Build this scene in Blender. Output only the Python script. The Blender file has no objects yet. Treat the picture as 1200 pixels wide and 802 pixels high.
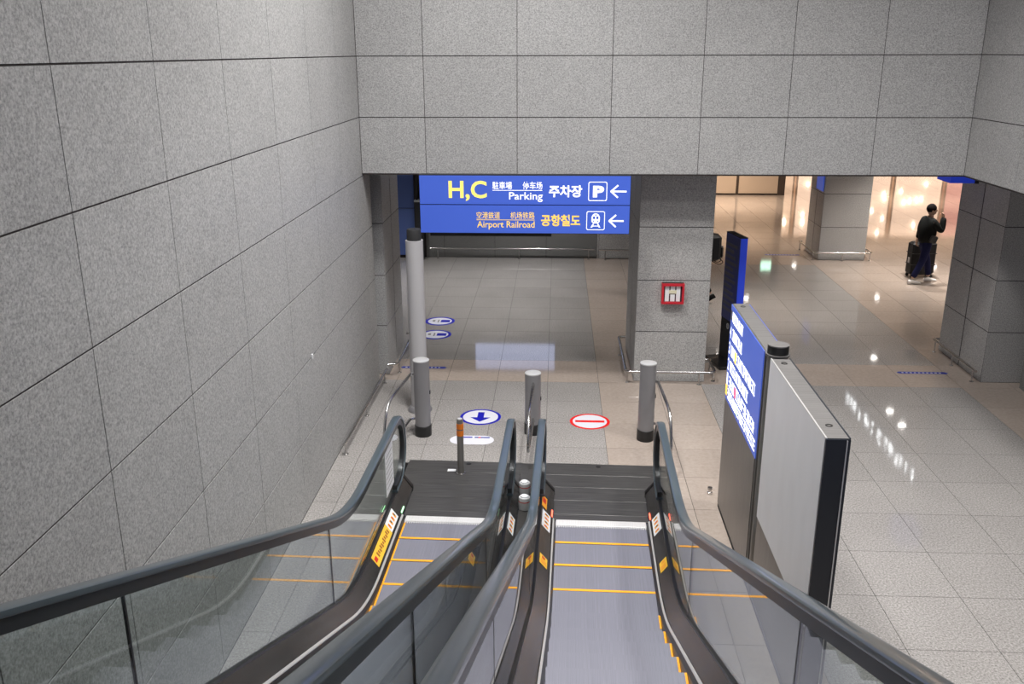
import bpy, math, random
from mathutils import Vector, Matrix
random.seed(7)
scene = bpy.context.scene
col = scene.collection
PI = math.pi

# ------------------------------------------------------------------ camera
CAM_H, F_PX = 4.86, 1065.67
PITCH, YAW, ROLL = 0.3098, 0.0493, -0.0029
fwd = Vector((-math.sin(YAW)*math.cos(PITCH), math.cos(YAW)*math.cos(PITCH), -math.sin(PITCH)))
right0 = Vector((math.cos(YAW), math.sin(YAW), 0)); up0 = right0.cross(fwd)
right = math.cos(ROLL)*right0 + math.sin(ROLL)*up0
up = -math.sin(ROLL)*right0 + math.cos(ROLL)*up0
cd = bpy.data.cameras.new('camera'); cd.sensor_width = 36; cd.lens = F_PX/1200*36; cd.clip_start = .05; cd.clip_end = 300
cam = bpy.data.objects.new('camera', cd); col.objects.link(cam)
cam.matrix_world = Matrix(((right.x, up.x, -fwd.x, 0), (right.y, up.y, -fwd.y, 0), (right.z, up.z, -fwd.z, CAM_H), (0, 0, 0, 1)))
scene.camera = cam
def project(p):
    d = Vector(p) - Vector((0, 0, CAM_H)); z = d.dot(fwd)
    if z < .1: return None
    return 600 + F_PX*d.dot(right)/z, 401 - F_PX*d.dot(up)/z

# ------------------------------------------------------------------ world, exposure, large lights
scene.view_settings.view_transform = 'Standard'; scene.view_settings.look = 'None'
scene.view_settings.gamma = 1; scene.view_settings.use_curve_mapping = False
scene.view_settings.exposure = 0.03
w = bpy.data.worlds.new('world'); scene.world = w; w.use_nodes = True
w.node_tree.nodes['Background'].inputs[0].default_value = (.58, .62, .86, 1)
w.node_tree.nodes['Background'].inputs[1].default_value = .32
ATRIUM_LIGHTS = [(-.8, 9.6, 240), (1.2, 7.9, 180), (4.8, 8.2, 125), (1.1, 5.0, 95), (4.6, 5.0, 85)]
ATRIUM_Z = 9.0

def area_light(name, loc, size, power, color, parent=None, spread=180, shape='SQUARE'):
    l = bpy.data.lights.new(name, 'AREA'); l.shape = shape; l.size = size; l.energy = power; l.color = color; l.spread = math.radians(spread)
    o = bpy.data.objects.new(name, l); col.objects.link(o); o.location = loc
    if parent: o.parent = parent
    return o

# ------------------------------------------------------------------ materials
MATS = {}
def mat(name, c, rough=.5, metal=0, spec=.5, emit=None, es=0, coat=0):
    m = bpy.data.materials.new(name); m.use_nodes = True; b = m.node_tree.nodes['Principled BSDF']
    b.inputs['Base Color'].default_value = (*c, 1); b.inputs['Roughness'].default_value = rough
    b.inputs['Metallic'].default_value = metal; b.inputs['Specular IOR Level'].default_value = spec
    if coat: b.inputs['Coat Weight'].default_value = coat; b.inputs['Coat Roughness'].default_value = .12
    if emit: b.inputs['Emission Color'].default_value = (*emit, 1); b.inputs['Emission Strength'].default_value = es
    MATS[name] = m; return m
def nd(m, t, **k):
    n = m.node_tree.nodes.new(t)
    for a, v in k.items(): setattr(n, a, v)
    return n
def ramp(m, stops):
    r = nd(m, 'ShaderNodeValToRGB'); e = r.color_ramp.elements
    while len(e) < len(stops): e.new(.5)
    for i, (p, c) in enumerate(stops): e[i].position = p; e[i].color = (*c, 1)
    return r
def granite(name, lo, mid, hi, scale=70, rough=.5, vary=.10, spec=.5, stain=.10):
    m = mat(name, mid, rough, 0, spec); nt = m.node_tree; b = nt.nodes['Principled BSDF']; L = nt.links.new
    g = nd(m, 'ShaderNodeNewGeometry')
    n1 = nd(m, 'ShaderNodeTexNoise'); n1.inputs['Scale'].default_value = scale; n1.inputs['Detail'].default_value = 3; n1.inputs['Roughness'].default_value = .7
    L(g.outputs['Position'], n1.inputs['Vector'])
    r = ramp(m, [(.30, lo), (.5, mid), (.70, hi)]); L(n1.outputs['Fac'], r.inputs['Fac'])
    n2 = nd(m, 'ShaderNodeTexNoise'); n2.inputs['Scale'].default_value = 1.3; n2.inputs['Detail'].default_value = 4
    L(g.outputs['Position'], n2.inputs['Vector'])
    oi = nd(m, 'ShaderNodeObjectInfo')
    mr = nd(m, 'ShaderNodeMapRange'); mr.inputs['To Min'].default_value = 1-vary/2; mr.inputs['To Max'].default_value = 1+vary/2
    L(oi.outputs['Random'], mr.inputs['Value'])
    mr2 = nd(m, 'ShaderNodeMapRange'); mr2.inputs['From Min'].default_value = .3; mr2.inputs['From Max'].default_value = .7
    mr2.inputs['To Min'].default_value = 1-stain/2; mr2.inputs['To Max'].default_value = 1+stain/2
    L(n2.outputs['Fac'], mr2.inputs['Value'])
    mu = nd(m, 'ShaderNodeMath', operation='MULTIPLY'); L(mr.outputs[0], mu.inputs[0]); L(mr2.outputs[0], mu.inputs[1])
    vm = nd(m, 'ShaderNodeVectorMath', operation='SCALE'); L(r.outputs['Color'], vm.inputs[0]); L(mu.outputs[0], vm.inputs['Scale'])
    L(vm.outputs[0], b.inputs['Base Color'])
    return m
def brushed(name, c, rough, metal, axis, scale=160, amount=.12, bump=.0):
    m = mat(name, c, rough, metal); nt = m.node_tree; b = nt.nodes['Principled BSDF']; L = nt.links.new
    tc = nd(m, 'ShaderNodeTexCoord'); mp = nd(m, 'ShaderNodeMapping'); s = [2, 2, 2]; s[axis] = scale; mp.inputs['Scale'].default_value = s
    n = nd(m, 'ShaderNodeTexNoise'); n.inputs['Scale'].default_value = 1; n.inputs['Detail'].default_value = 2
    L(tc.outputs['Object'], mp.inputs['Vector']); L(mp.outputs[0], n.inputs['Vector'])
    r = ramp(m, [(.3, tuple(x*(1-amount*2) for x in c)), (.7, tuple(min(1, x*(1+amount*2)) for x in c))]); L(n.outputs['Fac'], r.inputs['Fac'])
    L(r.outputs[0], b.inputs['Base Color'])
    if bump:
        bp = nd(m, 'ShaderNodeBump'); bp.inputs['Strength'].default_value = bump; bp.inputs['Distance'].default_value = .004
        L(n.outputs['Fac'], bp.inputs['Height']); L(bp.outputs[0], b.inputs['Normal'])
    return m

granite('wall_granite', (.205, .203, .203), (.385, .382, .379), (.565, .56, .555), 62, .55, .07)
granite('pillar_granite', (.205, .203, .20), (.385, .38, .373), (.565, .555, .545), 62, .5, .07)
granite('floor_granite', (.18, .168, .160), (.335, .316, .302), (.49, .465, .447), 55, .055, .06)
granite('floor_beige', (.375, .312, .268), (.415, .348, .30), (.455, .384, .332), 20, .055, .07)
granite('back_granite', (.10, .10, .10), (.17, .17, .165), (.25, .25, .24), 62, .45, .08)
mat('joint', (.035, .028, .028), .9)
mat('grout', (.05, .045, .042), .8)
mat('ceiling_white', (.55, .53, .50), .8)
mat('soffit', (.42, .41, .40), .7)
mat('rubber', (.058, .080, .095), .30, 0, .5, coat=.6)
mat('black', (.012, .012, .013), .35)
mat('black_matt', (.02, .02, .021), .7)
mat('guide_dark', (.035, .037, .04), .3, .4)
mat('chrome', (.62, .61, .60), .22, 1)
mat('trim_steel', (.72, .71, .70), .3, .5)
mat('bollard_grey', (.26, .255, .265), .42, .25)
mat('pole_grey', (.47, .46, .47), .5)
mat('cap_grey', (.62, .62, .62), .35, .3)
mat('orange', (.85, .22, .02), .5)
mat('step_yellow', (.95, .40, .015), .5)
mat('label_white', (.82, .82, .84), .5)
mat('label_yellow', (.92, .56, .05), .5)
mat('label_orange', (.85, .36, .03), .5)
mat('ink', (.05, .03, .02), .6)
mat('brown_ink', (.35, .12, .02), .6)
mat('red_ink', (.62, .03, .02), .5)
mat('decal_white', (.72, .72, .78), .5, 0, .3)
mat('decal_blue', (.008, .010, .40), .5, 0, .15)
mat('decal_strip', (.03, .045, .30), .5, 0, .15)
mat('decal_red', (.75, .012, .012), .5, 0, .15)
mat('sign_blue', (.045, .10, .48), .45, emit=(.05, .105, .50), es=.45)
mat('sign_white', (.9, .9, .9), .5, emit=(1, 1, 1), es=.55)
mat('sign_yellow', (.9, .75, .15), .5, emit=(1, .82, .22), es=.5)
mat('sign_amber', (.9, .6, .12), .5, emit=(1, .66, .12), es=.42)
mat('screen_blue', (.03, .07, .35), .3, emit=(.055, .105, .46), es=.75)
mat('screen_white', (.9, .9, .95), .4, emit=(.95, .97, 1), es=1.05)
mat('screen_yellow', (.9, .6, .1), .4, emit=(1, .62, .1), es=1.1)
mat('screen_red', (.8, .1, .2), .4, emit=(.9, .15, .3), es=.9)
mat('screen_green', (.5, .8, .4), .4, emit=(.5, .9, .4), es=1)
mat('kiosk_blue', (.02, .05, .50), .35, emit=(.02, .05, .55), es=.35)
mat('kiosk_navy', (.02, .035, .22), .3)
mat('kiosk_text', (.11, .11, .16), .5)
mat('alarm_red', (.55, .015, .03), .35)
mat('alarm_dark', (.06, .015, .03), .5)
mat('cream', (.72, .68, .5), .5)
mat('hall_panel', (.62, .50, .39), .5)
mat('dark_brown', (.07, .05, .04), .5)
mat('partition_blue', (.10, .16, .42), .35)
mat('led_green', (.3, .9, .4), .4, emit=(.45, 1, .5), es=2.2)
mat('led_red', (.9, .15, .1), .4, emit=(1, .12, .06), es=3)
mat('lamp_glow', (1, 1, 1), .4, emit=(1, .96, .9), es=30)
mat('panel_glow', (1, 1, 1), .4, emit=(1, .97, .93), es=6)
mat('bulb_glow', (1, 1, 1), .4, emit=(1, .92, .8), es=9)
mat('shop_warm', (.8, .6, .45), .4, emit=(1, .68, .46), es=1.1)
mat('shop_peach', (.8, .65, .5), .4, emit=(1, .72, .54), es=1.4)
mat('shop_pink', (.8, .4, .35), .4, emit=(1, .45, .38), es=.9)
mat('shop_blue', (.6, .7, .9), .4, emit=(.6, .75, 1), es=3)
mat('text_glow', (1, 1, 1), .4, emit=(.95, .98, 1), es=3.5)
mat('exit_glow', (.6, .9, .7), .4, emit=(.55, 1, .75), es=4)
mat('backscreen_glow', (.6, .7, .9), .4, emit=(.55, .64, 1), es=1.5)
mat('skin', (.55, .36, .27), .55)
mat('hair', (.010, .009, .009), .95, 0, .05)
mat('jacket', (.007, .008, .008), .75, 0, .12)
mat('jacket_grey', (.03, .03, .03), .7)
mat('jeans', (.010, .012, .05), .8, 0, .15)
mat('shoe_white', (.8, .78, .76), .6)
mat('case_black', (.010, .010, .011), .5, 0, .25)
brushed('deck_steel', (.105, .10, .098), .26, .75, 0, 30, .12)
brushed('inner_steel', (.16, .155, .15), .30, .8, 1, 20, .12)
brushed('clad_steel', (.20, .20, .20), .4, .7, 2, 60, .08)
brushed('plate_steel', (.11, .107, .105), .36, .55, 1, 130, .25, .35)
brushed('comb_steel', (.80, .79, .78), .32, .3, 0, 200, .08)
brushed('step_metal', (.222, .222, .268), .48, .25, 0, 220, .05, .3)
brushed('totem_top', (.23, .22, .215), .45, .5, 1, 80, .08)
brushed('totem_steel', (.24, .23, .22), .36, .6, 1, 90, .06)
brushed('totem_grey', (.80, .80, .83), .35, 0, 1, 6, .012)
brushed('cover_dark', (.045, .042, .040), .5, .3, 1, 40, .1)
mat('totem_dark', (.018, .022, .03), .3)
# glass: tinted see-through pane with mirror reflections by angle
gm = bpy.data.materials.new('glass'); gm.use_nodes = True; nt = gm.node_tree; nt.nodes.clear()
o_ = nt.nodes.new('ShaderNodeOutputMaterial'); mx = nt.nodes.new('ShaderNodeMixShader'); tr = nt.nodes.new('ShaderNodeBsdfTransparent')
gl = nt.nodes.new('ShaderNodeBsdfGlossy'); lw = nt.nodes.new('ShaderNodeLayerWeight'); lw.inputs[0].default_value = .5
pw = nt.nodes.new('ShaderNodeMath'); pw.operation = 'POWER'; pw.inputs[1].default_value = 4.2
fr = nt.nodes.new('ShaderNodeMapRange'); fr.inputs['To Min'].default_value = .055; fr.inputs['To Max'].default_value = 1
nt.links.new(lw.outputs['Facing'], pw.inputs[0]); nt.links.new(pw.outputs[0], fr.inputs['Value'])
tr.inputs[0].default_value = (.87, .915, .905, 1); gl.inputs['Roughness'].default_value = .015
nt.links.new(fr.outputs[0], mx.inputs[0]); nt.links.new(tr.outputs[0], mx.inputs[1]); nt.links.new(gl.outputs[0], mx.inputs[2]); nt.links.new(mx.outputs[0], o_.inputs[0])
MATS['glass'] = gm

# ------------------------------------------------------------------ mesh helpers
class MB:
    def __init__(s): s.v = []; s.f = []
    def box(s, x0, x1, y0, y1, z0, z1):
        n = len(s.v)
        s.v += [(x0, y0, z0), (x1, y0, z0), (x1, y1, z0), (x0, y1, z0), (x0, y0, z1), (x1, y0, z1), (x1, y1, z1), (x0, y1, z1)]
        s.f += [tuple(n+i for i in q) for q in ((3, 2, 1, 0), (4, 5, 6, 7), (0, 1, 5, 4), (1, 2, 6, 5), (2, 3, 7, 6), (3, 0, 4, 7))]
        return s
    def bevbox(s, x0, x1, y0, y1, z0, z1, b):
        """box with chamfered vertical and top edges"""
        def ring(i, z): return [(x0+i+b, y0+i, z), (x1-i-b, y0+i, z), (x1-i, y0+i+b, z), (x1-i, y1-i-b, z), (x1-i-b, y1-i, z), (x0+i+b, y1-i, z), (x0+i, y1-i-b, z), (x0+i, y0+i+b, z)]
        return s.loft([ring(b, z0), ring(0, z0+b), ring(0, z1-b), ring(b, z1)])
    def loft(s, rings, cap=True, closed=True):
        n = len(s.v); k = len(rings[0])
        for r in rings: s.v += [tuple(p) for p in r]
        for i in range(len(rings)-1):
            for j in range(k if closed else k-1):
                a = n+i*k+j; b = n+i*k+(j+1) % k; s.f.append((a, b, b+k, a+k))
        if cap: s.f.append(tuple(n+j for j in range(k))[::-1]); s.f.append(tuple(n+(len(rings)-1)*k+j for j in range(k)))
        return s
    def lathe(s, prof, cx=0, cy=0, seg=24):
        return s.loft([[(cx+r*math.cos(2*PI*j/seg), cy+r*math.sin(2*PI*j/seg), z) for j in range(seg)] for r, z in prof])
    def tube(s, pts, r, seg=10):
        P = [Vector(p) for p in pts]; rings = []; ref = None
        for i, p in enumerate(P):
            t = (P[min(i+1, len(P)-1)]-P[max(i-1, 0)]).normalized()
            if ref is None: ref = Vector((0, 0, 1)) if abs(t.z) < .9 else Vector((1, 0, 0))
            a = t.cross(ref).normalized(); b = a.cross(t).normalized(); ref = b
            rings.append([p+r*(math.cos(2*PI*j/seg)*a+math.sin(2*PI*j/seg)*b) for j in range(seg)])
        return s.loft(rings)
    def prism(s, poly, z0, z1):
        return s.loft([[(x, y, z0) for x, y in poly], [(x, y, z1) for x, y in poly]])
    def build(s, name, m, parent=None, smooth=False, loc=None):
        me = mesh_of(name, s.v, s.f, m, smooth)
        return link(name, me, parent, loc)
def fix(me):
    import bmesh
    bm = bmesh.new(); bm.from_mesh(me); bmesh.ops.recalc_face_normals(bm, faces=bm.faces); bm.to_mesh(me); bm.free()
def mesh_of(name, v, f, m, smooth=False):
    me = bpy.data.meshes.new(name); me.from_pydata([tuple(p) for p in v], [], f); fix(me)
    if m: me.materials.append(MATS[m])
    if smooth:
        me.polygons.foreach_set('use_smooth', [True]*len(me.polygons))
        if hasattr(me, 'set_sharp_from_angle'): me.set_sharp_from_angle(angle=math.radians(38))
    return me
def link(name, me, parent=None, loc=None):
    o = bpy.data.objects.new(name, me); col.objects.link(o)
    if parent: o.parent = parent
    if loc: o.location = loc
    return o
def empty(name, loc=(0, 0, 0), rz=0):
    o = bpy.data.objects.new(name, None); col.objects.link(o); o.location = loc; o.rotation_euler.z = rz; o.empty_display_size = .1; return o
def tag(o, label=None, cat=None, group=None, kind=None):
    if label: o['label'] = label
    if cat: o['category'] = cat
    if group: o['group'] = group
    if kind: o['kind'] = kind
    return o
def bend(pts, r, n=6):
    """polyline with rounded corners"""
    P = [Vector(p) for p in pts]; out = [P[0]]
    for i in range(1, len(P)-1):
        a = (P[i-1]-P[i]); b = (P[i+1]-P[i]); d = min(r, a.length*.49, b.length*.49); A = P[i]+a.normalized()*d; B = P[i]+b.normalized()*d
        for k in range(n+1):
            t = k/n; out.append((1-t)**2*A+2*t*(1-t)*P[i]+t*t*B)
    out.append(P[-1]); return out
def text_mesh(body, offset=0.0):
    c = bpy.data.curves.new('lettering', 'FONT'); c.body = body; c.offset = offset; c.resolution_u = 3
    o = bpy.data.objects.new('lettering', c); col.objects.link(o); bpy.context.view_layer.update()
    dg = bpy.context.evaluated_depsgraph_get(); me = bpy.data.meshes.new_from_object(o.evaluated_get(dg))
    bpy.data.objects.remove(o); bpy.data.curves.remove(c)
    return me
def text_box(body, m, parent, x0, x1, z0, z1, fn, offset=0.0):
    """lettering fitted to a rectangle; fn(u, v) -> point in the parent's space"""
    me = text_mesh(body, offset)
    xs = [v.co.x for v in me.vertices]; ys = [v.co.y for v in me.vertices]
    if not xs: return
    ax, bx, ay, by = min(xs), max(xs), min(ys), max(ys)
    for v in me.vertices:
        v.co = Vector(fn(x0+(v.co.x-ax)/(bx-ax)*(x1-x0), z0+(v.co.y-ay)/(by-ay)*(z1-z0)))
    me.materials.clear(); me.materials.append(MATS[m]); me.name = 'lettering'
    return link('lettering', me, parent)

# ================================================================== THE SETTING
DY = 12.69            # face of the front beam wall
WX = -2.718           # face of the left wall
RX = 5.505            # face of the right hanging wall
COURSE = .8
# ---- floor
PIT = (-1.83, 1.09, 10.22)
xs = [.68-.78*k for k in range(8, 0, -1)] + [.68, 1.57, 2.24] + [2.24+.78*k for k in range(1, 25)]
ys = [13.17-.806*k for k in range(14, 0, -1)] + [13.17, 14.18] + [14.18+.806*k for k in range(1, 34)]
def clip(x0, x1, y0, y1):
    a, b, yp = PIT
    if y0 >= yp or x1 <= a or x0 >= b: return [(x0, x1, y0, y1)]
    out = []
    if y1 > yp: out.append((x0, x1, yp, y1)); y1 = yp
    if x0 < a: out.append((x0, a, y0, y1))
    if x1 > b: out.append((b, x1, y0, y1))
    return out
def beige(x0, y0):
    xm, ym = x0+.1, y0+.1
    if 13.1 < ym < 14.1: return True
    if .68 < xm < 2.2: return True
    if xm > 6.1: return True
    return xm > 2.2 and ym > 21.3
fl = MB()
for r in ((-6, PIT[0], 1.5, 41), (PIT[0], PIT[1], PIT[2], 41), (PIT[1], 20.9, 1.5, 41)): fl.box(r[0], r[1], r[2], r[3], -.25, -.012)
floor = tag(fl.build('floor', 'grout'), kind='structure')
cells = []
for i in range(len(xs)-1):
    for j in range(len(ys)-1):
        for (x0, x1, y0, y1) in clip(xs[i], xs[i+1], ys[j], ys[j+1]):
            x0 = max(x0, WX) if y0 < 13 else x0
            if x1-x0 < .06 or y1-y0 < .06: continue
            P = [project((x, y, 0)) for x, y in ((x0, y0), (x1, y0), (x1, y1), (x0, y1))]
            vis = 0
            if all(P):
                cx = sum(p[0] for p in P)/4; cy = sum(p[1] for p in P)/4
                if -60 < cx < 1260 and 212 < cy < 860:
                    vis = abs(sum(P[k][0]*P[(k+1) % 4][1]-P[(k+1) % 4][0]*P[k][1] for k in range(4)))/2
                if y0 > 13.2 and (cx < 450 or (cx > 1120 and cy < 400)): vis = 0
                if y0 > 21.9 and x0 < 3: vis = 0
            cells.append((vis, x0, x1, y0, y1, beige(xs[i], ys[j])))
cells.sort(reverse=True)
G = .0025
tm = {}
for k, (vis, x0, x1, y0, y1, bg) in enumerate(cells[:296]):
    key = (round(x1-x0, 3), round(y1-y0, 3), bg)
    if key not in tm:
        hx, hy = (x1-x0)/2-G, (y1-y0)/2-G
        tm[key] = mesh_of('tile', MB().box(-hx, hx, -hy, hy, -.012, 0).v, MB().box(0, 1, 0, 1, 0, 1).f, 'floor_beige' if bg else 'floor_granite')
    link('tile', tm[key], floor, ((x0+x1)/2, (y0+y1)/2, 0))
for bg in (True, False):
    m = MB()
    for (vis, x0, x1, y0, y1, b) in cells[296:]:
        if b == bg: m.box(x0+G, x1-G, y0+G, y1-G, -.012, 0)
    tag(m.build('distant_tiles', 'floor_beige' if bg else 'floor_granite', floor), kind='stuff')

# ---- clad walls: backing slab + single stone panels
def clad(root, axis, plane, us, zs, m, proud=.005, gu=.004, gz=.006, sign=1, drop=None):
    """stone panels on a wall; axis 'x': face normal along x (panels run in y), 'y': normal along y"""
    cache = {}
    for i in range(len(us)-1):
        for j in range(len(zs)-1):
            if drop and drop((us[i]+us[i+1])/2, (zs[j]+zs[j+1])/2): continue
            w_, h_ = us[i+1]-us[i], zs[j+1]-zs[j]
            key = (round(w_, 3), round(h_, 3))
            if key not in cache:
                a, b = w_/2-gu, h_/2-gz
                mb = MB()
                c = .0008
                if axis == 'x': 
                    r = lambda x, q: [(x, -a+q, -b+q), (x, a-q, -b+q), (x, a-q, b-q), (x, -a+q, b-q)]
                else:
                    r = lambda y, q: [(-a+q, y, -b+q), (a-q, y, -b+q), (a-q, y, b-q), (-a+q, y, b-q)]
                mb.loft([r(0, 0), r(sign*(proud-c), 0), r(sign*proud, c)])
                cache[key] = mesh_of('stone_panel', mb.v, mb.f, m)
            u, z = (us[i]+us[i+1])/2, (zs[j]+zs[j+1])/2
            link('stone_panel', cache[key], root, (plane, u, z) if axis == 'x' else (u, plane, z))
ZS = [COURSE*k for k in range(0, 12)]
wl = tag(MB().box(WX-.3, WX-.005, -2, 13.22, -.2, 8.8).build('wall_left', 'joint'), kind='structure')
clad(wl, 'x', WX-.005, [-.257+1.306*k for k in range(-1, 10)]+[12.80, 13.22], ZS, 'wall_granite')
ZB = [4.08-.82, 4.0] + [COURSE*k for k in range(6, 12)]
ZB[0] = 3.235
wf = tag(MB().box(WX-.3, RX+.3, DY+.005, DY+.5, 3.22, 8.8).build('wall_front', 'joint'), kind='structure')
FX = [WX+.004, -1.81, -.547, .723, 1.925, 3.085, 4.257, RX]
clad(wf, 'y', DY+.005, FX, ZB, 'wall_granite', sign=-1)
wr = tag(MB().box(RX+.005, RX+.45, -2, DY, 3.22, 8.8).build('wall_right', 'joint'), kind='structure')
clad(wr, 'x', RX+.005, [11.28-1.2*k for k in range(9, -1, -1)]+[DY], ZB, 'wall_granite', sign=-1)
tag(MB().box(-3.1, RX+.5, -2.4, DY+.5, 9.3, 9.5).build('ceiling', 'ceiling_white'), kind='structure')
# lower ceiling of the hall beyond and beneath the right hand wall
lc = MB().box(-6.2, 21, DY+.5, 41.2, 3.34, 3.5); lc.box(RX+.45, 21, 1.5, DY+.5, 3.34, 3.5)
tag(lc.build('ceiling_hall', 'soffit'), kind='structure')
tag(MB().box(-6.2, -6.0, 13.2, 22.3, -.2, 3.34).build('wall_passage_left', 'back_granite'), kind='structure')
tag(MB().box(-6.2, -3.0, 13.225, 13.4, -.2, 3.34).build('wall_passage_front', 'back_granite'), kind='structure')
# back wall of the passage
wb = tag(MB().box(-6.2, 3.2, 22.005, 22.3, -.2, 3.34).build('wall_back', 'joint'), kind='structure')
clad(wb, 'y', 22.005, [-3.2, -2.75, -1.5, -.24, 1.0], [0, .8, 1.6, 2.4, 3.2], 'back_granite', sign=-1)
clad(wb, 'y', 22.005, [1.0, 1.05, 3.2], [0, .8, 1.6, 2.4, 3.2], 'pillar_granite', sign=-1, proud=.05)
wk = tag(MB().box(-4.6, -3.42, 21.9, 22.0, 0, 3.3).build('wall_partition', 'joint'), kind='structure')
for z0, z1 in ((.08, 1.22), (1.24, 2.4), (2.42, 3.3)): MB().box(-4.55, -3.45, 21.86, 21.9, z0, z1).build('panel', 'partition_blue', wk)
# far hall block wall
wh = tag(MB().box(2.9, 8.0, 32.52, 33.5, -.2, 3.34).build('wall_hall', 'dark_brown'), kind='structure')
for x0, x1 in ((3.0, 4.6), (4.64, 6.3), (6.4, 7.75)): MB().box(x0, x1, 32.47, 32.52, .06, 3.2).build('panel', 'hall_panel', wh)
MB().box(7.78, 8.0, 32.46, 32.53, 0, 3.34).build('trim', 'dark_brown', wh)
tag(MB().box(20.9, 21.1, 1.5, 41, -.2, 3.34).build('wall_hall_right', 'hall_panel'), kind='structure')
tag(MB().box(-6, 21, 40.95, 41.1, -.2, 3.4).build('wall_hall_back', 'hall_panel'), kind='structure')

# ---- atrium ceiling luminaires
for k, (x, y, watts) in enumerate(ATRIUM_LIGHTS):
    e = empty('ceiling_luminaire', (x, y, ATRIUM_Z+.3))
    tag(e, 'square recessed ceiling luminaire high above the escalators', 'ceiling light', 'atrium ceiling luminaires')
    MB().box(-.45, .45, -.45, .45, -.06, 0).build('housing', 'cap_grey', e)
    MB().box(-.4, .4, -.4, .4, -.075, -.0605).build('diffuser', 'panel_glow', e)
    area_light('luminaire_light', (0, 0, -.09), .8, watts, (1, .985, .965), e, 122)

# ---- downlights of the lower hall
def downlight(x, y, power, label, r=.085, m='lamp_glow', c=(1, .84, .68)):
    e = empty('downlight', (x, y, 3.34)); tag(e, label, 'ceiling light', 'hall downlights')
    MB().lathe([(r+.03, 0), (r+.03, -.012), (r, -.016), (r, 0)], seg=20).build('ring', 'cap_grey', e, True)
    MB().lathe([(r, -.006), (r, -.011)], seg=20).build('lens', m, e)
    l = bpy.data.lights.new('downlight_light', 'SPOT'); l.energy = power; l.color = c; l.spot_size = math.radians(116); l.spot_blend = .8; l.shadow_soft_size = .08
    o = bpy.data.objects.new('downlight_light', l); col.objects.link(o); o.parent = e; o.location = (0, 0, -.03)
for x, y in ((7.98, 20.5), (7.96, 19.65), (8.9, 24.5), (11.15, 31.1), (5.0, 29.5), (13.7, 31.3)):
    downlight(x, y, 410, 'unseen round recessed downlight in the ceiling of the far hall', c=(1, .93, .86) if y < 22 else (1, .82, .65))
for x, y in ((-.55, 20.1), (-1.1, 16.5), (-3.9, 19.2)): downlight(x, y, 350, 'unseen round recessed downlight in the ceiling of the passage', c=(1, .985, .97))  # last one is added to light the blue partition
for x, y in ((4.3, 17.2), (4.5, 24.5), (10.5, 18.5), (11.5, 25), (16, 22), (16.5, 29), (9.5, 36), (15, 36), (4.2, 30.8), (6.6, 30.8)):  # last two are added to brighten the far beige wall
    downlight(x, y, 470, 'unseen round recessed downlight in the ceiling of the far hall', c=(1, .93, .86) if y < 22 else (1, .82, .65))

# ================================================================== PILLARS
def pillar(name, x0, x1, y0, y1, m, label, seam=True, top=3.34):
    e = empty(name, ((x0+x1)/2, (y0+y1)/2, 0)); tag(e, label, 'pillar', 'stone clad pillars'); hx, hy = (x1-x0)/2, (y1-y0)/2
    MB().box(-hx+.005, hx-.005, -hy+.005, hy-.005, 0, top).build('core', 'joint', e)
    zs = [0, .8, 1.6, 2.4, 3.2, top]
    clad(e, 'y', -hy+.005, [-hx, hx], zs, m, sign=-1); clad(e, 'y', hy-.005, [-hx, hx], zs, m, sign=1)
    for s in (-1, 1): clad(e, 'x', s*(hx-.005), [-hy, 0, hy], zs, m, sign=s, gu=.016)
    return e
pillar('pillar', 1.22, 2.30, 13.27, 15.05, 'pillar_granite', 'grey granite pillar with the red framed box on its front')
pillar('pillar', 6.52, 7.55, 13.42, 15.05, 'pillar_granite', 'dark granite pillar at the right edge, under the hanging wall')
pillar('pillar', 6.36, 7.47, 22.0, 23.2, 'pillar_granite', 'granite pillar far back in the hall with a small blue sign')
pillar('pillar', -3.4, -2.60, 13.42, 14.85, 'wall_granite', 'granite pilaster at the end of the left wall beside the passage')
# dark wall end right of the right pillar
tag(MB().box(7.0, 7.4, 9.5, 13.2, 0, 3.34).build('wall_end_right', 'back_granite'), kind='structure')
ps = tag(MB().bevbox(-.012, .012, -.28, .28, -.28, .28, .004).build('pillar_sign', 'sign_blue', loc=(6.345, 22.35, 1.93)), 'small blue square sign on the side of the far pillar', 'sign')

# bumper rails at the foot of walls and pillars
def bumper(pts, feet, label, z=.19, r=.022):
    e = empty('bumper_rail', (pts[0][0], pts[0][1], 0)); tag(e, label, 'bumper rail', 'stainless bumper rails')
    o = Vector((pts[0][0], pts[0][1], 0))
    MB().tube([p for p in bend([Vector((x, y, z))-o for x, y in pts], .09)], r).build('rail', 'chrome', e, True)
    for x, y in feet:
        q = Vector((x, y, 0))-o
        f = MB().tube([(q.x, q.y, .01), (q.x, q.y, z)], .012, 8).build('foot', 'chrome', e, True)
        MB().lathe([(.032, 0), (.032, .008), (.014, .014)], q.x, q.y, 14).build('base', 'chrome', f, True)
bumper([(-2.62, 10.35), (-2.60, 13.2)], [(-2.62, 10.42), (-2.61, 11.7), (-2.60, 13.0)], 'low stainless bumper rail along the foot of the left wall', .16)
bumper([(-2.57, 14.95), (-2.45, 14.95), (-2.45, 13.35), (-2.6, 13.30)], [(-2.45, 14.8), (-2.45, 13.5)], 'low stainless bumper rail around the left pilaster', .2)
bumper([(1.2, 14.9), (1.09, 14.9), (1.09, 13.13), (2.44, 13.13), (2.44, 13.75), (2.36, 13.75)], [(1.09, 14.5), (1.12, 13.2), (2.2, 13.13), (2.44, 13.3), (2.44, 13.65)], 'low stainless bumper rail around the pillar with the red box', .2)
bumper([(6.5, 15.0), (6.40, 15.0), (6.40, 13.35)], [(6.40, 14.9), (6.40, 14.2), (6.40, 13.45)], 'low stainless bumper rail beside the right hand pillar', .2)
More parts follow.
